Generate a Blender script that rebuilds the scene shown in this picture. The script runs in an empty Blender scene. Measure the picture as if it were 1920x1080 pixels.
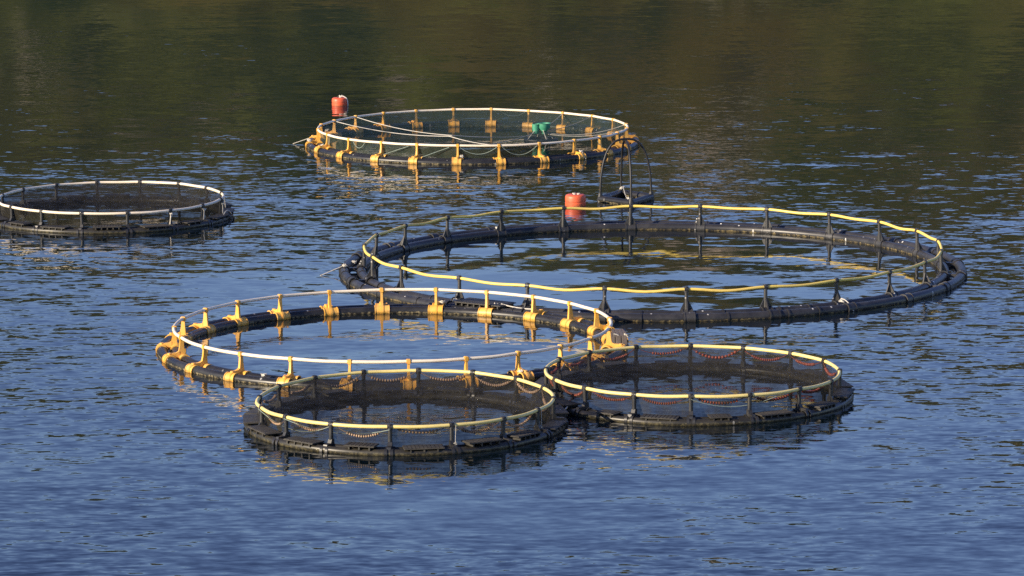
import bpy, math, random
import numpy as np
from mathutils import Vector, Matrix, noise as mnoise

random.seed(7)
R_ = math.radians
scene = bpy.context.scene
COL = scene.collection

# ------------------------------------------------------------------ camera
cam_d = bpy.data.cameras.new('camera')
cam_d.sensor_width = 36.0
cam_d.lens = 7463.8 / 1920 * 36.0
cam_d.clip_start = 1.0
cam_d.clip_end = 6000.0
cam = bpy.data.objects.new('camera', cam_d)
COL.objects.link(cam)
cam.matrix_world = (Matrix.Translation((0, 0, 26.0)) @ Matrix.Rotation(math.pi / 2 - 0.15707, 4, 'X')
                    @ Matrix.Rotation(-0.0046, 4, 'Z'))
scene.camera = cam

# ------------------------------------------------------------------ sky and sun
SUN_EL = R_(20.0)
SUN_AZ = Vector((-0.86, -0.51))                 # horizontal direction towards the sun
world = bpy.data.worlds.new('World')
scene.world = world
world.use_nodes = True
wt = world.node_tree
wt.nodes.clear()
sky = wt.nodes.new('ShaderNodeTexSky')
sky.sky_type = 'NISHITA'
sky.sun_disc = False
sky.sun_elevation = SUN_EL
sky.sun_rotation = math.atan2(SUN_AZ.x, SUN_AZ.y)
sky.altitude = 300
sky.air_density = 1.0
sky.dust_density = 0.15
sky.ozone_density = 3.0
hs = wt.nodes.new('ShaderNodeHueSaturation')
hs.inputs['Saturation'].default_value = 1.08
hs.inputs['Hue'].default_value = 0.525
bg = wt.nodes.new('ShaderNodeBackground')
bg.inputs['Strength'].default_value = 0.12
wo = wt.nodes.new('ShaderNodeOutputWorld')
wt.links.new(sky.outputs[0], hs.inputs['Color'])
wt.links.new(hs.outputs[0], bg.inputs['Color'])
wt.links.new(bg.outputs[0], wo.inputs['Surface'])

sun_d = bpy.data.lights.new('sun', 'SUN')
sun_d.energy = 5.0
sun_d.angle = R_(0.5)
sun_d.color = (1.0, 0.84, 0.62)
sun = bpy.data.objects.new('sun', sun_d)
COL.objects.link(sun)
sdir = Vector((SUN_AZ.normalized().x * math.cos(SUN_EL), SUN_AZ.normalized().y * math.cos(SUN_EL), math.sin(SUN_EL)))
sun.rotation_euler = sdir.to_track_quat('Z', 'Y').to_euler()
sun.location = (-60, -40, 80)

scene.view_settings.view_transform = 'Standard'
scene.view_settings.look = 'None'
scene.view_settings.exposure = 0.78
scene.view_settings.gamma = 1.0
scene.cycles.use_denoising = False       # keeps the finest ripples crisp

# ------------------------------------------------------------------ materials
def mat(name):
    m = bpy.data.materials.new(name)
    m.use_nodes = True
    nt = m.node_tree
    b = nt.nodes['Principled BSDF']
    return m, nt, b

def node(nt, typ, **kw):
    n = nt.nodes.new(typ)
    for k, v in kw.items():
        setattr(n, k, v)
    return n

def mathn(nt, op, a, b=None, c=None, clamp=False):
    n = nt.nodes.new('ShaderNodeMath')
    n.operation = op
    n.use_clamp = clamp
    for i, v in enumerate((a, b, c)):
        if v is None:
            continue
        if isinstance(v, (int, float)):
            n.inputs[i].default_value = v
        else:
            nt.links.new(v, n.inputs[i])
    return n.outputs[0]

def mixc(nt, f, a, b, mode='MIX'):
    n = nt.nodes.new('ShaderNodeMix')
    n.data_type = 'RGBA'
    n.blend_type = mode
    for sock, v in ((n.inputs[0], f), (n.inputs[6], a), (n.inputs[7], b)):
        if isinstance(v, (int, float)):
            sock.default_value = v
        elif isinstance(v, tuple):
            sock.default_value = (*v, 1.0)
        else:
            nt.links.new(v, sock)
    return n.outputs[2]

def ramp(nt, val, lo, hi):
    n = nt.nodes.new('ShaderNodeMapRange')
    n.inputs['From Min'].default_value = lo
    n.inputs['From Max'].default_value = hi
    nt.links.new(val, n.inputs['Value'])
    return n.outputs[0]

def wpos(nt):
    return nt.nodes.new('ShaderNodeNewGeometry').outputs['Position']

def noise(nt, vec, scale, detail=3, rough=0.55):
    n = nt.nodes.new('ShaderNodeTexNoise')
    n.inputs['Scale'].default_value = scale
    n.inputs['Detail'].default_value = detail
    n.inputs['Roughness'].default_value = rough
    nt.links.new(vec, n.inputs['Vector'])
    return n

def plastic(name, base, worn, rough=0.45, scale=3.0, amount=0.6, speck=None, weed=0.0):
    """moulded plastic, unevenly bleached and dirty"""
    m, nt, b = mat(name)
    p = wpos(nt)
    n1 = noise(nt, p, scale, 5, 0.65)
    n2 = noise(nt, p, scale * 9, 3, 0.6)
    f = mathn(nt, 'MULTIPLY', ramp(nt, n1.outputs[0], 0.42, 0.68), amount)
    c = mixc(nt, f, base, worn)
    oi = node(nt, 'ShaderNodeObjectInfo')
    fade = mixc(nt, oi.outputs['Random'], tuple(x * 0.80 for x in base), worn)
    c = mixc(nt, 0.35, c, fade)
    if weed:
        sx = node(nt, 'ShaderNodeSeparateXYZ')
        nt.links.new(p, sx.inputs[0])
        wf = mathn(nt, 'SUBTRACT', mathn(nt, 'MULTIPLY_ADD', n1.outputs[0], 0.22, weed - 0.11), sx.outputs[2])
        wf = mathn(nt, 'MULTIPLY', ramp(nt, wf, -0.01, 0.04), ramp(nt, n2.outputs[0], 0.40, 0.6), clamp=True)
        c = mixc(nt, mathn(nt, 'MULTIPLY', wf, 0.8), c, (0.16, 0.11, 0.04))
    f2 = mathn(nt, 'MULTIPLY', ramp(nt, n2.outputs[0], 0.55, 0.75), 0.35 * amount)
    c = mixc(nt, f2, c, tuple(x * 0.45 for x in base))
    if speck:
        v = node(nt, 'ShaderNodeTexVoronoi')
        v.inputs['Scale'].default_value = 4.2
        nt.links.new(p, v.inputs['Vector'])
        n3 = noise(nt, p, 0.5, 2)
        s = mathn(nt, 'LESS_THAN', v.outputs['Distance'], 0.16)
        s = mathn(nt, 'MULTIPLY', s, ramp(nt, n3.outputs[0], 0.44, 0.6), clamp=True)
        c = mixc(nt, mathn(nt, 'MULTIPLY', s, 0.75), c, speck)
    nt.links.new(c, b.inputs['Base Color'])
    r = mathn(nt, 'MULTIPLY_ADD', n1.outputs[0], 0.3, rough - 0.15)
    nt.links.new(r, b.inputs['Roughness'])
    return m

def pipe_mat(name, base, dirt, algae, line_z, speck):
    """black float pipe: scuffed, with dried salt and weed in a ragged band at the waterline"""
    m, nt, b = mat(name)
    p = wpos(nt)
    sx = node(nt, 'ShaderNodeSeparateXYZ')
    nt.links.new(p, sx.inputs[0])
    n1 = noise(nt, p, 1.1, 6, 0.65)
    n2 = noise(nt, p, 7.0, 4, 0.7)
    c = mixc(nt, mathn(nt, 'MULTIPLY', ramp(nt, n1.outputs[0], 0.45, 0.75), 0.7), base, dirt)
    band = mathn(nt, 'SUBTRACT', mathn(nt, 'MULTIPLY_ADD', n2.outputs[0], 0.16, line_z - 0.08), sx.outputs[2])
    bf = ramp(nt, band, -0.01, 0.025)
    bf = mathn(nt, 'MULTIPLY', bf, ramp(nt, n2.outputs[0], 0.45, 0.62), clamp=True)
    c = mixc(nt, mathn(nt, 'MULTIPLY', bf, 0.8), c, algae)
    mp = node(nt, 'ShaderNodeMapping')
    mp.inputs['Scale'].default_value = (1.0, 1.0, 0.25)
    nt.links.new(p, mp.inputs[0])
    v = node(nt, 'ShaderNodeTexVoronoi')
    v.inputs['Scale'].default_value = 2.6
    nt.links.new(mp.outputs[0], v.inputs['Vector'])
    s = mathn(nt, 'LESS_THAN', v.outputs['Distance'], 0.11)
    n3 = noise(nt, p, 0.35, 2)
    s = mathn(nt, 'MULTIPLY', s, ramp(nt, n3.outputs[0], 0.42, 0.55), clamp=True)
    c = mixc(nt, mathn(nt, 'MULTIPLY', s, speck), c, (0.62, 0.60, 0.55))
    nt.links.new(c, b.inputs['Base Color'])
    nt.links.new(mathn(nt, 'MULTIPLY_ADD', n1.outputs[0], 0.3, 0.24), b.inputs['Roughness'])
    b.inputs['Specular IOR Level'].default_value = 0.38
    return m

def net_mat(name, col, cover, dirt):
    """knotted netting whose meshes are far finer than a pixel: threads and gaps mixed, with fouled patches"""
    m, nt, b = mat(name)
    out = nt.nodes['Material Output']
    p = wpos(nt)
    mp = node(nt, 'ShaderNodeMapping')
    mp.inputs['Scale'].default_value = (1.0, 1.0, 0.28)          # folds hang down
    nt.links.new(p, mp.inputs[0])
    n1 = noise(nt, mp.outputs[0], 1.9, 5, 0.7)
    n2 = noise(nt, p, 9.0, 2, 0.5)
    c = mixc(nt, ramp(nt, n1.outputs[0], 0.35, 0.7), col, dirt)
    nt.links.new(c, b.inputs['Base Color'])
    b.inputs['Roughness'].default_value = 0.85
    b.inputs['Specular IOR Level'].default_value = 0.15
    tr = node(nt, 'ShaderNodeBsdfTransparent')
    mx = node(nt, 'ShaderNodeMixShader')
    f = mathn(nt, 'MULTIPLY_ADD', mathn(nt, 'SUBTRACT', n1.outputs[0], 0.5), 1.1, cover)
    f = mathn(nt, 'MULTIPLY_ADD', mathn(nt, 'SUBTRACT', n2.outputs[0], 0.5), 0.35, f, clamp=True)
    nt.links.new(f, mx.inputs[0])
    nt.links.new(tr.outputs[0], mx.inputs[1])
    nt.links.new(b.outputs[0], mx.inputs[2])
    nt.links.new(mx.outputs[0], out.inputs['Surface'])
    return m

M = {}
M['yellow'] = plastic('yellow_plastic', (0.80, 0.41, 0.045), (0.72, 0.42, 0.13), 0.46, 2.6, 0.9, None, 0.10)
M['white_rail'] = plastic('white_pipe', (0.86, 0.76, 0.58), (0.72, 0.58, 0.40), 0.38, 1.3, 0.7)
M['yellow_rail'] = plastic('yellow_pipe', (0.84, 0.65, 0.13), (0.66, 0.44, 0.13), 0.42, 0.35, 0.8)
M['cream_rail'] = plastic('cream_pipe', (0.84, 0.68, 0.25), (0.60, 0.47, 0.16), 0.42, 1.1, 0.7)
M['pipe'] = pipe_mat('black_float_pipe', (0.014, 0.014, 0.015), (0.045, 0.043, 0.04), (0.30, 0.25, 0.14), 0.07, 0.5)
M['pipe_big'] = pipe_mat('grey_black_float_pipe', (0.022, 0.022, 0.024), (0.065, 0.062, 0.06), (0.24, 0.19, 0.09), 0.06, 1.0)
M['pipe_old'] = pipe_mat('fouled_float_pipe', (0.022, 0.020, 0.015), (0.05, 0.046, 0.036), (0.11, 0.095, 0.05), 0.10, 0.35)
M['black'] = plastic('black_plastic', (0.014, 0.014, 0.015), (0.045, 0.043, 0.04), 0.45, 2.0, 0.7)
M['black_speck'] = plastic('black_plastic_stained', (0.018, 0.018, 0.019), (0.06, 0.058, 0.055), 0.45, 2.0, 0.7, (0.6, 0.58, 0.54))
M['plate'] = plastic('walkway_plastic', (0.022, 0.020, 0.017), (0.065, 0.058, 0.045), 0.6, 2.4, 0.8)
M['hoop'] = plastic('hoop_pipe', (0.008, 0.008, 0.009), (0.022, 0.021, 0.02), 0.5, 2.0, 0.6)
M['grey_plank'] = plastic('grey_plank', (0.12, 0.095, 0.08), (0.20, 0.17, 0.145), 0.7, 4.0, 0.7)
M['orange'] = plastic('orange_buoy', (0.68, 0.075, 0.022), (0.70, 0.15, 0.06), 0.45, 2.0, 0.7, None, 0.06)
M['rope'] = plastic('white_rope', (0.60, 0.57, 0.50), (0.42, 0.38, 0.30), 0.8, 6.0, 0.6)
M['teal_rope'] = plastic('pale_teal_rope', (0.26, 0.33, 0.29), (0.22, 0.24, 0.19), 0.8, 6.0, 0.6)
M['green'] = plastic('green_hopper', (0.03, 0.24, 0.13), (0.09, 0.31, 0.20), 0.5, 4.0, 0.6)
M['bead_tan'] = plastic('tan_float', (0.34, 0.20, 0.11), (0.46, 0.35, 0.24), 0.55, 5.0, 0.7)
M['bead_red'] = plastic('red_float', (0.36, 0.065, 0.035), (0.24, 0.09, 0.055), 0.5, 5.0, 0.7)
M['net_dark'] = net_mat('dark_netting', (0.018, 0.017, 0.013), 0.48, (0.040, 0.037, 0.028))
M['net_top'] = net_mat('dark_bird_netting', (0.022, 0.021, 0.019), 0.38, (0.034, 0.032, 0.027))
M['net_green'] = net_mat('green_netting', (0.045, 0.070, 0.058), 0.45, (0.060, 0.068, 0.048))
M['net_green_top'] = net_mat('green_bird_netting', (0.022, 0.055, 0.056), 0.34, (0.03, 0.05, 0.044))

# ------------------------------------------------------------------ mesh helper
class MB:
    def __init__(self):
        self.v, self.f = [], []

    def add(self, vs, fs):
        o = len(self.v)
        self.v += [tuple(x) for x in vs]
        self.f += [tuple(i + o for i in q) for q in fs]
        return self

    def tube(self, path, r, n=10, closed=False, cap=True):
        P = [Vector(p) for p in path]
        m = len(P)
        rad = r if isinstance(r, (list, tuple)) else [r] * m
        vs, fs = [], []
        up = Vector((0, 0, 1))
        prev = None
        for i in range(m):
            if closed:
                t = P[(i + 1) % m] - P[i - 1]
            else:
                t = P[min(i + 1, m - 1)] - P[max(i - 1, 0)]
            t.normalize()
            if prev is None:
                a = up if abs(t.z) < 0.9 else Vector((1, 0, 0))
            else:
                a = prev
            b = t.cross(a).normalized()
            a = b.cross(t).normalized()
            prev = a
            for k in range(n):
                g = 2 * math.pi * k / n
                vs.append(P[i] + (a * math.cos(g) + b * math.sin(g)) * rad[i])
        rng = m if closed else m - 1
        for i in range(rng):
            j = (i + 1) % m
            for k in range(n):
                l = (k + 1) % n
                fs.append((i * n + k, i * n + l, j * n + l, j * n + k))
        if not closed and cap:
            fs.append(tuple(range(n - 1, -1, -1)))
            fs.append(tuple((m - 1) * n + k for k in range(n)))
        return self.add(vs, fs)

    def box(self, c, s, rot=None, bev=0.0):
        cx, cy, cz = (x / 2 for x in s)
        if bev <= 0:
            vs = [Vector((x, y, z)) for z in (-cz, cz) for x, y in ((-cx, -cy), (cx, -cy), (cx, cy), (-cx, cy))]
            fs = [(3, 2, 1, 0), (4, 5, 6, 7), (0, 1, 5, 4), (1, 2, 6, 5), (2, 3, 7, 6), (3, 0, 4, 7)]
        else:
            ring = [(-cx + bev, -cy), (cx - bev, -cy), (cx, -cy + bev), (cx, cy - bev), (cx - bev, cy), (-cx + bev, cy),
                    (-cx, cy - bev), (-cx, -cy + bev)]
            def ins(q, b):
                return (q[0] - b * (1 if q[0] > 0 else -1), q[1] - b * (1 if q[1] > 0 else -1))
            vs = []
            for z, b in ((-cz, bev), (-cz + bev, 0), (cz - bev, 0), (cz, bev)):
                for q in ring:
                    x, y = ins(q, b * 0.7)
                    vs.append(Vector((x, y, z)))
            fs = [tuple(range(7, -1, -1)), tuple(range(24, 32))]
            for l in range(3):
                for k in range(8):
                    j = (k + 1) % 8
                    fs.append((l * 8 + k, l * 8 + j, l * 8 + 8 + j, l * 8 + 8 + k))
        if rot is not None:
            vs = [rot @ v for v in vs]
        return self.add([v + Vector(c) for v in vs], fs)

    def lathe(self, prof, c=(0, 0, 0), n=32):
        vs, fs = [], []
        for r, z in prof:
            for k in range(n):
                g = 2 * math.pi * k / n
                vs.append((c[0] + r * math.cos(g), c[1] + r * math.sin(g), c[2] + z))
        for i in range(len(prof) - 1):
            for k in range(n):
                l = (k + 1) % n
                fs.append((i * n + k, i * n + l, (i + 1) * n + l, (i + 1) * n + k))
        return self.add(vs, fs)

    def ball(self, c, ax, rl, rr, n=8, m=5):
        """ellipsoid with its long axis along ax"""
        q = Vector(ax).to_track_quat('Z', 'Y')
        vs, fs = [], []
        for i in range(m + 1):
            t = math.pi * i / m
            for k in range(n):
                g = 2 * math.pi * k / n
                p = Vector((max(math.sin(t), 0.05) * rr * math.cos(g), max(math.sin(t), 0.05) * rr * math.sin(g), -rl * math.cos(t)))
                vs.append(q @ p + Vector(c))
        for i in range(m):
            for k in range(n):
                l = (k + 1) % n
                fs.append((i * n + k, i * n + l, (i + 1) * n + l, (i + 1) * n + k))
        return self.add(vs, fs)

    def arc_band(self, r0, cx, cz, y0, y1, wall=0.03, a0=-30, a1=210, n=18):
        """open collar round a pipe that runs along y (pipe centre cx, cz; pipe radius r0)"""
        vs, fs = [], []
        for i in range(n + 1):
            g = R_(a0 + (a1 - a0) * i / n)
            for r in (r0 + 0.004, r0 + wall):
                for y in (y0, y1):
                    vs.append((cx + r * math.cos(g), y, cz + r * math.sin(g)))
        for i in range(n):
            a, b = i * 4, (i + 1) * 4
            fs += [(a + 2, b + 2, b + 3, a + 3), (a, a + 1, b + 1, b), (a, b, b + 2, a + 2), (a + 1, a + 3, b + 3, b + 1)]
        fs += [(0, 2, 3, 1), (n * 4, n * 4 + 1, n * 4 + 3, n * 4 + 2)]
        return self.add(vs, fs)

    def prism(self, pts, y0, y1):
        """outline in the x-z plane, extruded along y"""
        n = len(pts)
        vs = [(x, y0, z) for x, z in pts] + [(x, y1, z) for x, z in pts]
        fs = [tuple(range(n)), tuple(range(2 * n - 1, n - 1, -1))]
        for i in range(n):
            j = (i + 1) % n
            fs.append((i, i + n, j + n, j))
        return self.add(vs, fs)

    def mesh(self, name, m, smooth=35):
        me = bpy.data.meshes.new(name)
        me.from_pydata(self.v, [], self.f)
        me.validate()
        me.update()
        import bmesh
        bm = bmesh.new()
        bm.from_mesh(me)
        bmesh.ops.recalc_face_normals(bm, faces=bm.faces)
        bm.to_mesh(me)
        bm.free()
        me.materials.append(m)
        if smooth:
            me.polygons.foreach_set('use_smooth', [True] * len(me.polygons))
            me.set_sharp_from_angle(angle=R_(smooth))
        return me

    def build(self, name, m, parent=None, smooth=35):
        o = bpy.data.objects.new(name, self.mesh(name, m, smooth))
        COL.objects.link(o)
        if parent is not None:
            o.parent = parent
        return o

def tag(o, label=None, cat=None, group=None, kind=None):
    for k, v in (('label', label), ('category', cat), ('group', group), ('kind', kind)):
        if v:
            o[k] = v
    return o

def empty(name, loc, label, cat, group=None, rz=0.0):
    o = bpy.data.objects.new(name, None)
    o.empty_display_size = 0.5
    COL.objects.link(o)
    o.location = loc
    o.rotation_euler = (0, 0, rz)
    return tag(o, label, cat, group)

def put_copy(proto, parent, loc, rz, tilt=(0, 0)):
    """a copy of a part (with its sub-parts) under parent"""
    c = proto.copy()
    COL.objects.link(c)
    c.parent = parent
    c.location = loc
    c.rotation_euler = (tilt[0], tilt[1], rz)
    for ch in proto.children:
        d = ch.copy()
        COL.objects.link(d)
        d.parent = c
    return c

def sagged(a, b, sag, n=12):
    a, b = Vector(a), Vector(b)
    return [a.lerp(b, i / n) - Vector((0, 0, sag * 4 * (i / n) * (1 - i / n))) for i in range(n + 1)]

def tangle(mb, c, r, size, turns=5, seed=0):
    """a knot of rope: a wandering loop"""
    rnd = random.Random(seed)
    pts = []
    for i in range(turns * 6):
        g = 2 * math.pi * i / 6
        s = size * (0.5 + 0.5 * rnd.random())
        pts.append((c[0] + s * math.cos(g) * (0.6 + 0.4 * rnd.random()), c[1] + s * math.sin(g) * 0.7,
                    c[2] + size * (rnd.random() - 0.35)))
    mb.tube(pts, r, 6)

# ------------------------------------------------------------------ pens (data)
def fill(lst, n):
    """measured post angles (deg) and heights; gaps filled at the even spacing"""
    step = 360.0 / n
    lst = sorted(lst)
    out = []
    m = len(lst)
    for i in range(m):
        a, z = lst[i]
        a2, z2 = lst[(i + 1) % m]
        if i == m - 1:
            a2 += 360
        out.append((a, z))
        k = max(1, round((a2 - a) / step))
        for j in range(1, k):
            out.append((a + (a2 - a) * j / k, z + (z2 - z) * j / k))
    return out

PEN = {
 'A': dict(c=(-2.079, 214.044), R=8.367, Ro=9.023, n=24, H=0.92, posts=[(6.7, -.016), (23.0, -.016), (38.2, -.02), (53.4, -.02), (68.5, -.01), (83.5, .036), (98.0, .03), (112.9, .013), (127.0, .007), (141.3, -.007), (155.9, -.03), (171.0, .0), (186, -.01), (203, .013), (219.3, -.003), (235.7, .02), (250.2, .02), (265.1, .016), (279.9, -.007), (295.1, -.003), (310.1, .01), (323.8, .007), (337.6, .007), (352.5, 0.0)]),
 'B': dict(c=(-4.551, 149.704), R=8.317, Ro=8.917, n=24, H=0.92, posts=[(5.0, .026), (19.6, .016), (34.6, -.003), (49.5, .007), (64.6, .013), (79.5, .022), (94.7, .007), (109.4, -.01), (124.3, -.01), (139.0, -.02), (153.2, -.033), (168.2, -.04), (184.0, -.02), (199.6, -.01), (214.7, -.03), (229.9, -.015), (245.3, .007), (260.8, .0), (275.5, .018), (290.2, .02), (304.9, .04), (319.5, .033), (333.7, .04), (350.0, .035)]),
 'C': dict(c=(6.028, 168.746), R=12.34, Ro=13.425, n=24, H=1.124, posts=[(47.6, -.01), (62.9, -.013), (77.8, -.013), (92.7, -.02), (107.3, -.033), (121.8, -.007), (136.3, .007), (150.6, -.003), (165.3, .013), (180.6, .02), (195.9, .029), (211.0, .026), (228.7, .033), (244.0, .003), (259.0, .023), (274.3, .023), (289.4, -.01), (304.9, -.003)]),
 'D': dict(c=(-3.67, 134.354), R=5.074, Ro=5.565, n=16, H=0.911, posts=[(20.6, 0.0), (41.5, .039), (63.3, .068), (86.3, .052), (108.6, .039), (130.6, .023), (152.3, -.01), (174.5, -.05), (196.6, -.03), (219.5, -.023), (242.1, -.032), (265.6, -.013), (289.0, -.02), (311.4, -.02), (332.7, -.0), (357.0, -.01)]),
 'E': dict(c=(6.413, 139.501), R=5.222, Ro=5.704, n=16, H=0.911, posts=[(21.5, -.029), (44.0, -.042), (66.5, -.036), (88.4, -.026), (110.8, -.007), (133.6, -.01), (155.0, .015), (177.5, .01), (200.4, .003), (222.1, .013), (244.7, .007), (266.9, .033), (289.4, .007), (312.4, .007), (335.3, -.036), (358.5, -.035)]),
 'F': dict(c=(-18.919, 186.289), R=5.296, Ro=5.835, n=16, H=0.911, posts=[(13.3, .0), (35.5, .026), (57.6, .06), (306.4, -.05), (328.6, -.029), (350.4, .01)]),
}
for k in PEN:
    PEN[k]['posts'] = fill(PEN[k]['posts'], PEN[k]['n'])

# ------------------------------------------------------------------ setting: water, hill
def build_water():
    m, nt, b = mat('sea_water')
    p = wpos(nt)
    sep = node(nt, 'ShaderNodeSeparateXYZ')
    nt.links.new(p, sep.inputs[0])

    # sheltered water inside the pens: ripple strength falls off inside each float ring
    open_f = None
    for k, calm in (('A', 0.35), ('B', 0.62), ('C', 0.22), ('D', 0.5), ('E', 0.5), ('F', 0.4)):
        d = PEN[k]
        vm = node(nt, 'ShaderNodeVectorMath', operation='DISTANCE')
        cb = node(nt, 'ShaderNodeCombineXYZ')
        nt.links.new(sep.outputs[0], cb.inputs[0])
        nt.links.new(sep.outputs[1], cb.inputs[1])
        nt.links.new(cb.outputs[0], vm.inputs[0])
        vm.inputs[1].default_value = (*d['c'], 0)
        mr = node(nt, 'ShaderNodeMapRange')
        mr.interpolation_type = 'SMOOTHSTEP'
        mr.inputs['From Min'].default_value = d['R'] - 0.3
        mr.inputs['From Max'].default_value = d['Ro'] + 0.2
        mr.inputs['To Min'].default_value = calm
        mr.inputs['To Max'].default_value = 1.0
        nt.links.new(vm.outputs['Value'], mr.inputs['Value'])
        open_f = mr.outputs[0] if open_f is None else mathn(nt, 'MINIMUM', open_f, mr.outputs[0])
    # wind patches
    gust = noise(nt, p, 0.035, 3, 0.6)
    gf = mathn(nt, 'MULTIPLY_ADD', ramp(nt, gust.outputs[0], 0.36, 0.64), 1.1, 0.38)

    # breezier towards the near side, sheltered under the hill
    lee = node(nt, 'ShaderNodeMapRange')
    for q, v in (('From Min', 135.0), ('From Max', 222.0), ('To Min', 1.3), ('To Max', 0.55)):
        lee.inputs[q].default_value = v
    nt.links.new(sep.outputs[1], lee.inputs['Value'])
    gf = mathn(nt, 'MULTIPLY', gf, lee.outputs[0])

    def slope(scale_xy, detail, rough, amp, rot=0.0, dist=0.0):
        mp = node(nt, 'ShaderNodeMapping')
        mp.inputs['Scale'].default_value = (scale_xy[0], scale_xy[1], 1)
        mp.inputs['Rotation'].default_value = (0, 0, rot)
        nt.links.new(p, mp.inputs[0])
        n = noise(nt, mp.outputs[0], 1.0, detail, rough)
        n.inputs['Distortion'].default_value = dist
        s = node(nt, 'ShaderNodeVectorMath', operation='SUBTRACT')
        nt.links.new(n.outputs['Color'], s.inputs[0])
        s.inputs[1].default_value = (0.5, 0.5, 0.5)
        sc = node(nt, 'ShaderNodeVectorMath', operation='MULTIPLY')
        nt.links.new(s.outputs[0], sc.inputs[0])
        sc.inputs[1].default_value = (amp * 0.8, amp, 0)
        return sc.outputs[0]

    def scaled(v, f):
        s = node(nt, 'ShaderNodeVectorMath', operation='SCALE')
        nt.links.new(v, s.inputs[0])
        if isinstance(f, (int, float)):
            s.inputs['Scale'].default_value = f
        else:
            nt.links.new(f, s.inputs['Scale'])
        return s.outputs[0]

    def plus(a, c):
        s = node(nt, 'ShaderNodeVectorMath', operation='ADD')
        nt.links.new(a, s.inputs[0])
        nt.links.new(c, s.inputs[1])
        return s.outputs[0]

    rip = slope((0.6, 1.4), 3, 0.6, 0.125, R_(9), 0.5)        # wind ripples, about a metre
    fine = slope((1.5, 3.8), 2, 0.55, 0.16, R_(-8))             # cat's-paw texture
    swell = slope((0.16, 0.34), 2, 0.5, 0.050, R_(5), 0.6)     # slow undulation, also inside the pens
    inner = slope((0.26, 0.62), 3, 0.55, 0.058, R_(-6), 0.9)
    fo = mathn(nt, 'MULTIPLY', open_f, gf)
    tot = plus(plus(scaled(plus(rip, fine), fo), swell), inner)
    up = node(nt, 'ShaderNodeVectorMath', operation='ADD')
    nt.links.new(tot, up.inputs[0])
    up.inputs[1].default_value = (0, 0, 1)
    nn = node(nt, 'ShaderNodeVectorMath', operation='NORMALIZE')
    nt.links.new(up.outputs[0], nn.inputs[0])
    nt.links.new(nn.outputs[0], b.inputs['Normal'])
    b.inputs['Base Color'].default_value = (0.003, 0.007, 0.010, 1)
    b.inputs['Roughness'].default_value = 0.03
    b.inputs['IOR'].default_value = 1.333
    o = MB().add([(-1500, -400, 0), (1500, -400, 0), (1500, 900, 0), (-1500, 900, 0)], [(0, 1, 2, 3)]).build('water', m, None, 0)
    tag(o, kind='structure')

def build_hill():
    m, nt, b = mat('scrub_hillside')
    p = wpos(nt)
    n1 = noise(nt, p, 0.022, 4, 0.6)
    n2 = noise(nt, p, 0.16, 5, 0.7)
    n3 = noise(nt, p, 0.05, 3, 0.6)
    c = mixc(nt, ramp(nt, n2.outputs[0], 0.38, 0.62), (0.012, 0.019, 0.005), (0.075, 0.080, 0.018))
    c = mixc(nt, mathn(nt, 'MULTIPLY', ramp(nt, n1.outputs[0], 0.46, 0.60), 0.75), c, (0.078, 0.056, 0.016))
    rock = mathn(nt, 'MULTIPLY', ramp(nt, n3.outputs[0], 0.60, 0.68), ramp(nt, n2.outputs[0], 0.45, 0.55))
    c = mixc(nt, mathn(nt, 'MULTIPLY', rock, 0.8), c, (0.30, 0.25, 0.18))
    n4 = noise(nt, p, 0.07, 3, 0.6)                          # darker evergreen stands
    c = mixc(nt, mathn(nt, 'MULTIPLY', ramp(nt, n4.outputs[0], 0.50, 0.60), 0.8), c, (0.012, 0.022, 0.008))
    # a pale scree slope breaks through the scrub at one spot
    ds = node(nt, 'ShaderNodeVectorMath', operation='DISTANCE')
    mp = node(nt, 'ShaderNodeMapping')
    mp.inputs['Scale'].default_value = (1.0, 0.22, 0.0)
    nt.links.new(p, mp.inputs[0])
    nt.links.new(mp.outputs[0], ds.inputs[0])
    ds.inputs[1].default_value = (21.0, 470 * 0.22, 0.0)
    scree = mathn(nt, 'MULTIPLY', ramp(nt, ds.outputs['Value'], 11.0, 4.0), ramp(nt, n2.outputs[0], 0.44, 0.56), clamp=True)
    c = mixc(nt, scree, c, (0.36, 0.29, 0.22))
    nt.links.new(c, b.inputs['Base Color'])
    b.inputs['Roughness'].default_value = 0.95
    b.inputs['Specular IOR Level'].default_value = 0.1
    nx, ny = 300, 90
    vs, fs = [], []
    for j in range(ny + 1):
        t = j / ny
        y = 325 + 420 * t
        for i in range(nx + 1):
            x = -620 + 1240 * i / nx
            ridge = 76 + 0.5 * math.tanh((x - 10) / 25.0) + 0.02 * x
            ridge += 9 * mnoise.noise(Vector((x * 0.012, 3.1, 0)))
            prof = min(1.0, t / 0.85) ** 0.8
            if t > 0.85:
                prof = 1.0 - 0.35 * ((t - 0.85) / 0.15)
            z = -2.0 + ridge * prof
            q = Vector((x * 0.02, y * 0.02, 0))
            z += prof * 9 * mnoise.fractal(q, 1.0, 2.0, 4)
            z += min(1.0, t * 8) * 2.6 * abs(mnoise.noise(Vector((x * 0.16, y * 0.16, 5.0)))) * 2
            z += min(1.0, t * 8) * 1.6 * mnoise.noise(Vector((x * 0.45, y * 0.3, 9.0)))
            vs.append((x, y, z))
    for j in range(ny):
        for i in range(nx):
            a = j * (nx + 1) + i
            fs.append((a, a + 1, a + nx + 2, a + nx + 1))
    o = MB().add(vs, fs).build('hill', m, None, 60)
    tag(o, kind='structure')

build_water()
build_hill()

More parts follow.
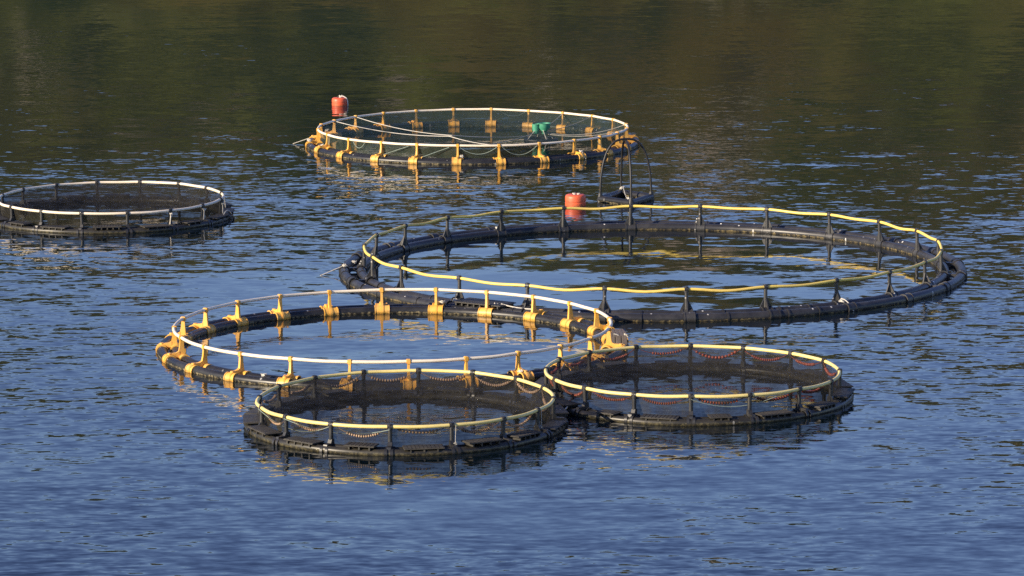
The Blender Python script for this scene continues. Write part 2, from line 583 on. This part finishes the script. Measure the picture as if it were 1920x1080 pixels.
# ------------------------------------------------------------------ pens (geometry)
def interp(posts, key):
    """periodic, smooth interpolation of post heights by angle"""
    a = np.array([p[0] for p in posts])
    z = np.array([p[1] for p in posts])
    o = np.argsort(a % 360)
    a, z = (a % 360)[o], z[o]
    return float(np.interp(key % 360, np.r_[a[-1] - 360, a, a[0] + 360], np.r_[z[-1], z, z[0]]))

def ring_pipe(r, z, pr, wob, seed, n=180, k=14):
    pts = []
    for i in range(n):
        g = 2 * math.pi * i / n
        w = wob * mnoise.noise(Vector((math.cos(g) * 1.6 + seed, math.sin(g) * 1.6, 0.3)))
        w2 = wob * 0.5 * mnoise.noise(Vector((math.cos(g) * 2 + seed, math.sin(g) * 2, 7.3)))
        pts.append(((r + w) * math.cos(g), (r + w) * math.sin(g), z + w2))
    return MB().tube(pts, pr, k, closed=True)

def rail_path(d, sag, per=8, bulge=0.0):
    pts = []
    P = d['posts']
    n = len(P)
    for i in range(n):
        a0, z0 = P[i]
        a1, z1 = P[(i + 1) % n]
        if a1 < a0:
            a1 += 360
        s = sag * (0.5 + random.random())
        bl = bulge * (random.random() - 0.5)
        for j in range(per):
            t = j / per
            g = R_(a0 + (a1 - a0) * t)
            hump = math.sin(math.pi * t) ** 2
            r = d['R'] + bl * hump
            pts.append((r * math.cos(g), r * math.sin(g), d['H'] + z0 + (z1 - z0) * t - s * hump))
    return pts

def yellow_post():
    """local axes: x outwards, y along the ring, z up; origin under the handrail at the waterline"""
    pi_, po, pr, pz = -0.06, 0.475, 0.18, 0.08      # pipe centres relative to the rail, radius, height
    H = 0.92
    mb = MB()
    top = pz + pr
    # tapering post with a broad fin towards the outside
    def ringq(x0, x1, w, z):
        return [(x0, -w, z), (x1, -w, z), (x1, w, z), (x0, w, z)]
    secs = [(-0.13, 0.22, 0.054, top - 0.04), (-0.105, 0.13, 0.049, top + 0.10), (-0.085, 0.085, 0.045, top + 0.32),
            (-0.068, 0.062, 0.042, H - 0.10), (-0.09, 0.09, 0.06, H - 0.085), (-0.09, 0.09, 0.06, H + 0.07), (-0.055, 0.055, 0.045, H + 0.09)]
    vs = []
    for x0, x1, w, z in secs:
        vs += ringq(x0, x1, w, z)
    fs = [(3, 2, 1, 0), tuple(len(vs) - 4 + k for k in range(4))]
    for i in range(len(secs) - 1):
        for k in range(4):
            l = (k + 1) % 4
            fs.append((i * 4 + k, i * 4 + l, i * 4 + 4 + l, i * 4 + 4 + k))
    mb.add(vs, fs)
    mb.tube([(0, -0.085, H), (0, 0.085, H)], 0.078, 14)
    post = mb.build('post', M['yellow'], None, 35)
    cb = MB()
    for cx, hw in ((pi_, 0.28), (po, 0.22)):
        cb.arc_band(pr, cx, pz, -hw, -0.045, 0.035)
        cb.arc_band(pr, cx, pz, 0.045, hw, 0.035)
        cb.arc_band(pr, cx, pz, -0.042, 0.042, 0.06)
        for y in (-hw, hw, -0.06, 0.06):
            cb.arc_band(pr, cx, pz, y - 0.018, y + 0.018, 0.052)
    # arm between the pipes, arched
    cb.prism([(0.10, top - 0.10), (po - 0.08, top - 0.08), (po + 0.1, top - 0.02), (po + 0.04, top + 0.07), (po - 0.12, top + 0.09),
              (0.22, top + 0.10), (0.10, top + 0.16)], -0.06, 0.06)
    cb.tube([(po, -0.0, top - 0.02), (po, 0.0, top + 0.10)], 0.075, 12)
    cb.build('clamp', M['yellow'], post, 35)
    return post

def black_post_big():
    pi_, po, pr, pz = 0.12, 0.86, 0.20, 0.10
    H, top = 1.124, 0.30
    mb = MB()
    mb.tube([(0.02, 0, top - 0.08), (0.01, 0, top + 0.35), (0, 0, H - 0.12)], [0.09, 0.078, 0.07], 12)
    mb.tube([(0, -0.085, H), (0, 0.085, H)], 0.095, 12)
    mb.tube([(0, 0, H - 0.13), (0, 0, H + 0.11)], [0.085, 0.08], 12)
    for s in (-1, 1):                                   # gussets along the ring and across
        mb.add([(0.0, s * 0.05, top + 0.42), (0.0, s * 0.27, top - 0.02), (0.0, s * 0.05, top - 0.02),
                (0.05, s * 0.05, top + 0.42), (0.05, s * 0.27, top - 0.02), (0.05, s * 0.05, top - 0.02)],
               [(0, 1, 2), (5, 4, 3), (0, 3, 4, 1), (1, 4, 5, 2), (2, 5, 3, 0)])
    mb.prism([(0.04, top + 0.42), (0.30, top - 0.02), (0.04, top - 0.02)], -0.025, 0.025)
    post = mb.build('post', M['black_speck'], None, 40)
    cb = MB()
    for cx in (pi_, po):
        cb.arc_band(pr, cx, pz, -0.22, 0.22, 0.03, -50, 230, 20)
        for y in (-0.2, 0.2):
            cb.arc_band(pr, cx, pz, y - 0.03, y + 0.03, 0.05, -50, 230, 20)
    cb.box(((pi_ + po) / 2, 0, 0.12), (po - pi_ - 2 * pr - 0.0, 0.26, 0.16))
    cb.build('clamp', M['black_speck'], post, 40)
    return post

def black_post_small():
    pi_, po, pr, pz = -0.06, 0.345, 0.14, 0.07
    H, top = 0.911, 0.21
    mb = MB()
    mb.tube([(-0.01, 0, top - 0.06), (0, 0, top + 0.3), (0, 0, H - 0.05)], [0.085, 0.072, 0.07], 12)
    mb.tube([(0, -0.085, H), (0, 0.085, H)], 0.088, 12)
    mb.tube([(0, 0, H - 0.12), (0, 0, H + 0.085), (0, 0, H + 0.10)], [0.088, 0.088, 0.06], 12)
    post = mb.build('post', M['black'], None, 40)
    cb = MB()
    for cx in (pi_, po):
        for y in (-0.1, 0.1):
            cb.arc_band(pr, cx, pz, y - 0.05, y + 0.05, 0.028, -60, 240, 18)
    cb.prism([(-0.12, top - 0.02), (po + 0.06, top - 0.02), (po + 0.03, top + 0.07), (0.12, top + 0.08), (0.06, top + 0.2), (-0.1, top + 0.2)], -0.07, 0.07)
    cb.build('clamp', M['black'], post, 40)
    return post

def net_wall(d, depth_r, top_gap=0.05, sub=10, seed=0):
    """side net from handrail to below the water, hanging in shallow folds"""
    vs, fs = [], []
    P = d['posts']
    n = len(P)
    cols = []
    for i in range(n):
        a0, z0 = P[i]
        a1, z1 = P[(i + 1) % n]
        if a1 < a0:
            a1 += 360
        for j in range(sub):
            t = j / sub
            cols.append((a0 + (a1 - a0) * t, z0 + (z1 - z0) * t, t))
    rows = 7
    for k in range(rows + 1):
        u = k / rows
        for a, z, t in cols:
            g = R_(a)
            rt = d['R'] - 0.05
            w = 0.07 * mnoise.noise(Vector((a * 0.13, u * 1.7, seed))) + 0.03 * mnoise.noise(Vector((a * 0.5, u * 3, seed)))
            r = rt + (depth_r - rt) * u ** 1.3 + w * math.sin(math.pi * min(1, u * 1.02)) - 0.06 * math.sin(math.pi * t) * math.sin(math.pi * u)
            sag = 0.06 * math.sin(math.pi * t) * (1 - u)
            zz = (d['H'] + z - top_gap - sag) * (1 - u) + (-0.25) * u
            vs.append((r * math.cos(g), r * math.sin(g), zz))
    m = len(cols)
    for k in range(rows):
        for j in range(m):
            l = (j + 1) % m
            fs.append((k * m + j, k * m + l, (k + 1) * m + l, (k + 1) * m + j))
    return MB().add(vs, fs)

def net_top(d, sag, seed=0, rings=14):
    """bird net laid over the handrail, sagging towards the middle"""
    vs, fs = [], []
    P = d['posts']
    sub = 4
    cols = []
    n = len(P)
    for i in range(n):
        a0, z0 = P[i]
        a1, z1 = P[(i + 1) % n]
        if a1 < a0:
            a1 += 360
        for j in range(sub):
            t = j / sub
            cols.append((a0 + (a1 - a0) * t, z0 + (z1 - z0) * t, t))
    for k in range(rings):
        u = 1 - k / (rings - 1) * 0.97
        for a, z, t in cols:
            g = R_(a)
            r = (d['R'] - 0.06) * u
            zz = d['H'] + z * u - 0.03 - 0.06 * math.sin(math.pi * t) * u - sag * (1 - u ** 1.7)
            zz += 0.05 * mnoise.noise(Vector((r * math.cos(g) * 0.9, r * math.sin(g) * 0.9, seed))) * (1 - u ** 3)
            vs.append((r * math.cos(g), r * math.sin(g), zz))
    m = len(cols)
    for k in range(rings - 1):
        for j in range(m):
            l = (j + 1) % m
            fs.append((k * m + j, k * m + l, (k + 1) * m + l, (k + 1) * m + j))
    fs.append(tuple((rings - 1) * m + j for j in range(m)))
    return MB().add(vs, fs)

def bead_line(p0, p1, sag, m, seed, n, slack0=0.12, slack1=0.12):
    """string of egg-shaped floats hanging between two posts"""
    mb = MB()
    path = sagged(p0, p1, sag, 36)
    mb.tube(path, 0.012, 5)
    L = [0.0]
    for a, b in zip(path, path[1:]):
        L.append(L[-1] + (b - a).length)
    tot = L[-1]
    rnd = random.Random(seed)
    step = tot * (1 - slack0 - slack1) / n
    for i in range(n):
        s = tot * slack0 + step * (i + 0.5)
        k = max(j for j in range(len(L)) if L[j] <= s)
        k = min(k, len(path) - 2)
        t = (s - L[k]) / max(1e-6, L[k + 1] - L[k])
        c = path[k].lerp(path[k + 1], t)
        ax = path[k + 1] - path[k]
        mb.ball(c, ax, step * 0.46, 0.058 * (0.9 + 0.2 * rnd.random()))
    return mb

def polar(d, a, r, z):
    g = R_(a)
    return Vector((r * math.cos(g), r * math.sin(g), z))

def walkway(width, r_in, r_out, z, ribs, seed):
    """ribbed plastic grating laid over both float pipes; local x outwards from ring centre"""
    mb = MB()
    rc = (r_in + r_out) / 2
    mb.box((rc, 0, z + 0.07), (r_out - r_in, width, 0.035), None, 0.008)
    for i in range(ribs):
        y = -width / 2 + width * (i + 0.5) / ribs
        mb.box((rc, y, z + 0.0015), (r_out - r_in - 0.04, 0.05, 0.098))
    for i in range(int(width / 0.13)):
        y = -width / 2 + 0.08 + 0.13 * i
        mb.box((rc, y, z + 0.095), (r_out - r_in - 0.06, 0.105, 0.012))
    return mb

GROUP = 'fish pens moored in the bay'
LBL = {
 'A': 'fish pen with white rail, yellow posts, green net and a green feeder inside, farthest back',
 'B': 'netless fish pen with white handrail and yellow posts over black float pipes, at front left',
 'C': 'largest fish pen, yellow handrail on black posts over two thick black float pipes',
 'D': 'small dark netted fish pen hung with strings of tan floats, nearest in front',
 'E': 'small dark netted fish pen hung with strings of red floats, at right front',
 'F': 'small dark netted fish pen with white handrail and black posts, alone at the far left',
}
ROOT = {}
for k in 'ABCDEF':
    ROOT[k] = empty('fish_pen', (*PEN[k]['c'], 0), LBL[k], 'fish pen', GROUP)

def finish_posts(proto, k):
    d = PEN[k]
    for i, (a, z) in enumerate(d['posts']):
        p = polar(d, a, d['R'], z)
        j = random.uniform(-0.022, 0.022)
        put_copy(proto, ROOT[k], p, R_(a), (j, j * 0.7))

def discard(proto):
    for ch in list(proto.children):
        bpy.data.objects.remove(ch)
    bpy.data.objects.remove(proto)

def ropes_part(k, name, mb, m):
    return mb.build(name, m, ROOT[k], 60)

# --- yellow pens
yp = yellow_post()
for k, seed in (('A', 1.3), ('B', 5.7)):
    d = PEN[k]
    ring_pipe(d['R'] - 0.06, 0.08, 0.18, 0.03, seed).build('float_pipe', M['pipe'], ROOT[k], 60)
    ring_pipe(d['R'] + 0.475, 0.08, 0.18, 0.03, seed).build('float_pipe', M['pipe'], ROOT[k], 60)
    MB().tube(rail_path(d, 0.012, 8, 0.03), 0.064, 12, closed=True).build('handrail', M['white_rail'], ROOT[k], 60)
    finish_posts(yp, k)
discard(yp)

# --- big black pen
d = PEN['C']
bp = black_post_big()
ring_pipe(d['R'] + 0.12, 0.10, 0.20, 0.05, 2.2, 240, 18).build('float_pipe', M['pipe_big'], ROOT['C'], 60)
ring_pipe(d['R'] + 0.86, 0.10, 0.20, 0.05, 2.2, 240, 18).build('float_pipe', M['pipe_big'], ROOT['C'], 60)
MB().tube(rail_path(d, 0.07, 10, 0.12), 0.062, 12, closed=True).build('handrail', M['yellow_rail'], ROOT['C'], 60)
finish_posts(bp, 'C')
discard(bp)

# --- small netted pens
sp = black_post_small()
for k, seed, rail, bead in (('D', 3.1, 'cream_rail', 'bead_tan'), ('E', 8.4, 'cream_rail', 'bead_red'), ('F', 6.6, 'white_rail', None)):
    d = PEN[k]
    root = ROOT[k]
    ring_pipe(d['R'] - 0.06, 0.07, 0.14, 0.05, seed).build('float_pipe', M['pipe_old'], root, 60)
    ring_pipe(d['R'] + 0.345, 0.07, 0.14, 0.05, seed).build('float_pipe', M['pipe_old'], root, 60)
    MB().tube(rail_path(d, 0.012, 8, 0.05), 0.063, 12, closed=True).build('handrail', M[rail], root, 60)
    finish_posts(sp, k)
    net_wall(d, d['R'] - 0.32, 0.05, 10, seed).build('side_net', M['net_dark'], root, 80)
    net_top(d, 0.38, seed).build('bird_net', M['net_top'], root, 80)
    P = d['posts']
    rnd = random.Random(int(seed * 10))
    for i in range(len(P)):
        a0, z0 = P[i]
        a1, z1 = P[(i + 1) % len(P)]
        if a1 < a0:
            a1 += 360
        if bead:
            p0 = polar(d, a0 + 1.2, d['R'] - 0.10, d['H'] + z0 - 0.05)
            p1 = polar(d, a1 - 1.2, d['R'] - 0.10, d['H'] + z1 - 0.05 - rnd.uniform(0, 0.06))
            s0 = rnd.uniform(0.06, 0.24)
            bead_line(p0, p1, rnd.uniform(0.17, 0.34), M[bead], i, rnd.randint(12, 16), s0, rnd.uniform(0.05, 0.28)).build('float_line', M[bead], root, 60)
        # walkway plates between the posts
        am = (a0 + a1) / 2 + rnd.uniform(-2.5, 2.5)
        ends = abs(math.cos(R_(am))) > 0.86                      # longer runs at the two ends where the pens meet
        w = rnd.uniform(1.5, 1.7) if ends else rnd.uniform(0.75, 1.4)
        o = walkway(w, d['R'] - 0.12, d['R'] + 0.50, 0.213, rnd.choice((3, 4, 5)), i).build('walkway_plate', M['plate'], root, 30)
        o.rotation_euler = (rnd.uniform(-.012, .012), rnd.uniform(-.01, .01), R_(am))
discard(sp)

# --- nets, ropes of the far yellow pen
d = PEN['A']
net_wall(d, d['R'] - 0.3, 0.05, 8, 4.4).build('side_net', M['net_green'], ROOT['A'], 80)
net_top(d, 0.45, 4.4).build('bird_net', M['net_green_top'], ROOT['A'], 80)

def pa(a, z, dr=-0.05, k='A'):
    q = PEN[k]
    return polar(q, a, q['R'] + dr, z)

FEED = Vector((1.62, 215.4, 0.0))
fl = FEED - Vector((*d['c'], 0))
for pts in (
    sagged(pa(155.9, 0.88), (-1.25, -2.4, 0.72), 0.22) + sagged((-1.25, -2.4, 0.72), (1.0, -7.0, 0.80), 0.06, 4)[1:],
    sagged(pa(141.3, 0.90), (-1.1, -2.2, 0.74), 0.18),
    sagged((-1.1, -2.2, 0.74), fl + Vector((-0.35, -0.1, 0.30)), 0.10),
    sagged(fl + Vector((0.4, 0.0, 0.35)), pa(352.5, 0.88), 0.22),
    sagged(fl + Vector((0.4, 0.1, 0.4)), pa(6.7, 0.9), 0.28),
    sagged(fl + Vector((-0.4, 0.2, 0.45)), pa(53.4, 0.9), 0.15),
    sagged(fl + Vector((-0.4, -0.1, 0.42)), pa(265, 0.9), 0.2),
    sagged(fl + Vector((0.1, 0.3, 0.5)), pa(38.2, 0.9), 0.16),
):
    MB().tube(pts, 0.020, 6).build('rope', M['rope'], ROOT['A'], 60)
for a0, a1, s, zz in ((266, 279, 0.36, 0), (281, 294, 0.45, 0), (252, 262, 0.0, -0.55), (222, 228, 0.30, 0), (236, 247, 0.0, -0.55), (322, 324, 0.3, 0),
                      (204, 206, 0.4, 0), (24, 36, 0.2, 0), (70, 80, 0.25, 0)):
    d0 = pa(a0, 0.84 + zz, 0.05)
    d1 = pa(a1, 0.84, 0.05)
    MB().tube(sagged(d0, d1, s), 0.016, 6).build('rope', M['teal_rope'], ROOT['A'], 60)
mb = MB()
for i, (a, dr, z) in enumerate(((186, 0.5, 0.36), (200, 0.25, 0.33), (265, 0.12, 0.36), (310.1, 0.3, 0.34), (155, 0.42, 0.36))):
    tangle(mb, polar(d, a + 1.5, d['R'] + dr, z), 0.022, 0.14, 5, i)
mb.tube(sagged(polar(d, 310.5, d['R'] + 0.5, 0.36), polar(d, 311, d['R'] + 0.75, 0.02), 0.0), 0.025, 6)
mb.tube(sagged(polar(d, 180, d['R'] + 0.5, 0.36), polar(d, 178, d['R'] + 1.4, 0.02), 0.0), 0.02, 6)
mb.build('rope_knot', M['rope'], ROOT['A'], 60)

# --- details on the near yellow pen
d = PEN['B']
mb = MB()
for i, (a, dr, z) in enumerate(((64.6, 0.45, 0.36), (79.5, 0.4, 0.36), (304.9, 0.4, 0.34), (240, 0.4, 0.3))):
    tangle(mb, polar(d, a - 1.0, d['R'] + dr, z), 0.02, 0.12, 5, 20 + i)
mb.build('rope_knot', M['rope'], ROOT['B'], 60)
# grey planked walkway section strapped over the pipes at the right end
wk = MB()
tl = Matrix.Rotation(R_(8), 3, 'X')
for i in range(5):
    wk.box((-0.28 + 0.14 * i, 0.42, 0.60), (0.125, 0.86, 0.045), tl, 0.01)
for i in range(3):
    wk.box((-0.23 + 0.23 * i, -0.03, 0.34), (0.20, 0.05, 0.40), Matrix.Rotation(R_(-10), 3, 'X'), 0.01)
for y in (0.1, 0.75):
    wk.box((0.0, y, 0.40), (0.66, 0.07, 0.30))
o = wk.build('walkway_plate', M['grey_plank'], ROOT['B'], 30)
o.location = (8.58, -0.75, 0.0)
o.rotation_euler = (0, 0, R_(4))
tag(o, 'weathered grey planked walkway section')
wr = MB()
wr.tube(sagged((8.4, -0.72, 0.62), (9.02, -0.7, 0.10), -0.12), 0.025, 6)
tangle(wr, (8.9, -0.66, 0.55), 0.02, 0.12, 5, 31)
wr.build('rope_knot', M['rope'], ROOT['B'], 60)

# --- details on the big pen
d = PEN['C']
o = walkway(2.3, d['R'] - 0.1, d['R'] + 1.08, 0.313, 8, 3).build('walkway_plate', M['plate'], ROOT['C'], 30)
o.rotation_euler = (0, 0, R_(236.2))
mb = MB()
for i, (a, dr, z) in enumerate(((121.8, 0.15, 0.34), (182, 0.85, 0.36), (176, 0.5, 0.3), (77.8, 0.2, 0.45), (304.0, 0.5, 0.36), (229.5, 0.6, 0.34), (62.9, 0.3, 0.34))):
    tangle(mb, polar(d, a + 0.5, d['R'] + dr, z), 0.016, 0.13, 5, 40 + i)
mb.tube(sagged(polar(d, 304.5, d['R'] + 0.4, 0.45), polar(d, 304.9, d['R'] + 1.10, 0.02), -0.12), 0.022, 6)
mb.tube(sagged(polar(d, 182, d['R'] + 0.86, 0.36), polar(d, 184, d['R'] + 1.9, 0.0), 0.0), 0.02, 6)
mb.build('rope_knot', M['rope'], ROOT['C'], 60)
# dark weld collars and lashings round the pipes between the posts
for a in (187, 203, 222, 292, 298, 266, 281):
    g = R_(a)
    for dr in (0.12, 0.86):
        c = polar(d, a, d['R'] + dr, 0.10)
        t = Vector((-math.sin(g), math.cos(g), 0))
        MB().tube([c - t * 0.035, c + t * 0.035], 0.222, 18).build('pipe_collar', M['black'], ROOT['C'], 50)

# --- loose twine on the small pens
for k, items in (('D', ((196.6, 242.1, 0.42), (219.5, 265.6, 0.30))), ('E', ((266.9, 300, 0.30),))):
    d = PEN[k]
    for a0, a1, s in items:
        MB().tube(sagged(polar(d, a0, d['R'] + 0.11, d['H'] - 0.06), polar(d, a1, d['R'] + 0.11, d['H'] - 0.1), s), 0.011, 5).build('rope', M['teal_rope'], ROOT[k], 60)
    for i, (a, z) in enumerate(d['posts']):
        if k != 'D' or i not in (12, 14):
            continue
        mb = MB()
        p = polar(d, a + 1.3, d['R'] + 0.09, d['H'] + z)
        q = polar(d, a + 0.9, d['R'] + 0.12, 0.30)
        mb.tube(sagged(p, q, 0.0) + [q + Vector((0.05, -0.03, -0.05)), q + Vector((-0.05, -0.04, 0.0)), q + Vector((0.02, -0.04, 0.06)), q + Vector((0.06, 0, -0.06))], 0.008, 5)
        mb.build('rope', M['rope'], ROOT[k], 60)
d = PEN['F']
mb = MB()
for i, a in enumerate((328.6, 350.4, 306.4, 13.3, 35.5)):
    mb.tube(sagged(polar(d, a, d['R'] + 0.12, 0.72), polar(d, a - 1, d['R'] + 0.15, 0.25), -0.05), 0.022, 6)
    tangle(mb, polar(d, a, d['R'] + 0.12, 0.70), 0.016, 0.10, 4, 80 + i)
mb.tube(sagged(polar(d, 345, d['R'] + 0.3, 0.24), polar(d, 352, d['R'] + 0.5, 0.22), -0.2), 0.025, 6)
mb.build('rope_knot', M['rope'], ROOT['F'], 60)

# ------------------------------------------------------------------ feeder, buoys, hoop float
t = empty('feeder', FEED + Vector((0, 0, 0.0)), 'green twin-hopper feeder with white legs floating inside the farthest pen', 'feeder')
def hopper(c, r0, r1, h, n=24):
    mb = MB()
    prof = [(0.04, 0.0), (r0 * 0.5, 0.0), (r0, 0.05), (r0 * 1.05, 0.25 * h), (r1, 0.62 * h), (r1, 0.95 * h), (r1 * 1.1, 0.95 * h), (r1 * 1.1, h), (r1 * 0.95, h),
            (r1 * 0.93, 0.64 * h), (r0 * 0.8, 0.25 * h), (0.03, 0.08)]
    mb.lathe(prof, c, n)
    return mb
hopper((-0.27, 0.0, 0.36), 0.17, 0.21, 0.56).build('hopper', M['green'], t, 40)
hopper((0.17, 0.05, 0.32), 0.13, 0.33, 0.64).build('hopper', M['green'], t, 40)
for (x, y, x1, y1) in ((-0.3, -0.1, -0.75, -0.5), (0.1, -0.1, 0.3, -0.6), (-0.1, 0.2, -0.2, 0.7), (0.2, 0.1, 0.65, 0.25)):
    MB().tube([(x, y, 0.62), (x1, y1, 0.10)], 0.024, 8).build('leg', M['rope'], t, 60)
MB().tube([(0.85 * math.cos(2 * math.pi * i / 32) , 0.7 * math.sin(2 * math.pi * i / 32), 0.06) for i in range(32)], 0.09, 10, closed=True).build('float_ring', M['black'], t, 60)

def buoy(loc, r, h, label, seed):
    t = empty('mooring_buoy', loc, label, 'buoy', 'orange mooring buoys')
    prof = [(0.02, -0.35), (r * 0.9, -0.35), (r, -0.25), (r, h * 0.30), (r * 0.965, h * 0.33), (r * 0.965, h * 0.39), (r, h * 0.42), (r, h - 0.16), (r * 0.975, h - 0.08), (r * 0.9, h - 0.025),
            (r * 0.8, h), (r * 0.35, h + 0.005), (r * 0.3, h - 0.02), (0.01, h - 0.02)]
    MB().lathe(prof, (0, 0, 0), 40).build('body', M['orange'], t, 40)
    e = MB()
    e.tube([(0.12 * math.cos(g), 0.02, h - 0.02 + 0.13 * math.sin(g)) for g in [math.pi * i / 10 for i in range(11)]], 0.022, 8)
    e.build('lifting_eye', M['black'], t, 60)
    return t, seed
b1, _ = buoy((-10.10, 233.3, 0), 0.46, 0.45, 'orange buoy with a white rope over its top, beside the farthest pen', 1)
rp = MB()
tangle(rp, (0.05, 0, 0.50), 0.03, 0.13, 5, 90)
rp.tube([(0.02, -0.02, 0.51), (0.20, -0.1, 0.55), (0.38, -0.14, 0.46), (0.47, -0.16, 0.30), (0.485, -0.16, 0.0), (0.49, -0.16, -0.3)], 0.034, 8)
rp.build('rope', M['rope'], b1, 60)
b2, _ = buoy((3.07, 189.4, 0), 0.50, 0.54, 'orange buoy with a bare top, beside the black hoop float', 2)
rp = MB()
tangle(rp, (-0.06, 0, 0.56), 0.02, 0.09, 5, 91)
tangle(rp, (0.14, 0, 0.55), 0.02, 0.07, 4, 92)
rp.build('rope', M['rope'], b2, 60)

# black hoop float: square of pipes with two crossed arches
corner = [Vector((-1.24, -0.35, 0.12)), Vector((0.20, -1.95, 0.12)), Vector((1.24, 0.25, 0.12)), Vector((-0.17, 1.85, 0.12))]
HC = (5.53, 191.15, 0)
t = empty('hoop_float', HC, 'black square float carrying two crossed hoop arches, behind the yellow rail', 'feeder frame')
for i in range(4):
    a, b = corner[i], corner[(i + 1) % 4]
    e = (b - a).normalized()
    MB().tube([a + e * 0.02, b - e * 0.02], 0.17, 16).build('base_pipe', M['pipe'], t, 40)
def arch(a, b, h, r):
    pts = []
    for i in range(41):
        s = -1 + 2 * i / 40
        # straight legs that close into a half round
        g = math.pi * i / 40
        u = -math.copysign(abs(math.cos(g)) ** 0.72, math.cos(g))
        z = h * math.sin(g) ** 0.86
        c = a.lerp(b, (u + 1) / 2)
        pts.append((c.x, c.y, 0.14 + z))
    return MB().tube(pts, r, 10)
arch(corner[0], corner[2], 2.86, 0.055).build('hoop', M['hoop'], t, 60)
arch(corner[1], corner[3], 2.78, 0.055).build('hoop', M['hoop'], t, 60)
for c in corner:
    MB().tube([(c.x, c.y, -0.05), (c.x, c.y, 0.40)], [0.17, 0.10], 12).build('corner_joint', M['black'], t, 40)
kn = MB()
tangle(kn, corner[3] + Vector((0.05, -0.15, 0.25)), 0.016, 0.13, 5, 93)
tangle(kn, corner[1] + Vector((-0.08, 0.1, 0.22)), 0.016, 0.11, 5, 94)
tangle(kn, corner[0] + Vector((0.0, 0.0, 0.2)), 0.02, 0.10, 4, 95)
kn.tube(sagged(corner[3] + Vector((0.1, -0.2, 0.3)), corner[1] + Vector((-0.05, 0.1, 0.25)), 0.25), 0.016, 6)
kn.build('rope_knot', M['rope'], t, 60)

# ------------------------------------------------------------------ mooring ropes between the pens
def wp(k, a, dr, z):
    q = PEN[k]
    return Vector((*q['c'], 0)) + polar(q, a, q['R'] + dr, z)

def mooring(p0, p1, sag, label, m='rope', r=0.026):
    o = MB().tube(sagged(p0, p1, sag, 16), r, 8).build('mooring_rope', M[m], None, 60)
    tag(o, label, 'rope')
mooring(wp('D', 8, 0.3, 0.33), wp('E', 216, 0.3, 0.31), 0.10, 'pale rope tying the tan-float pen to the red-float pen')
mooring(wp('B', 318, 0.4, 0.40), wp('E', 190, 0.3, 0.34), 0.12, 'pale rope from the near yellow-post pen to the red-float pen')
mooring(wp('B', 62, 0.45, 0.42), wp('C', 247, 0.86, 0.34), 0.05, 'pale rope tying the near yellow-post pen to the largest pen')
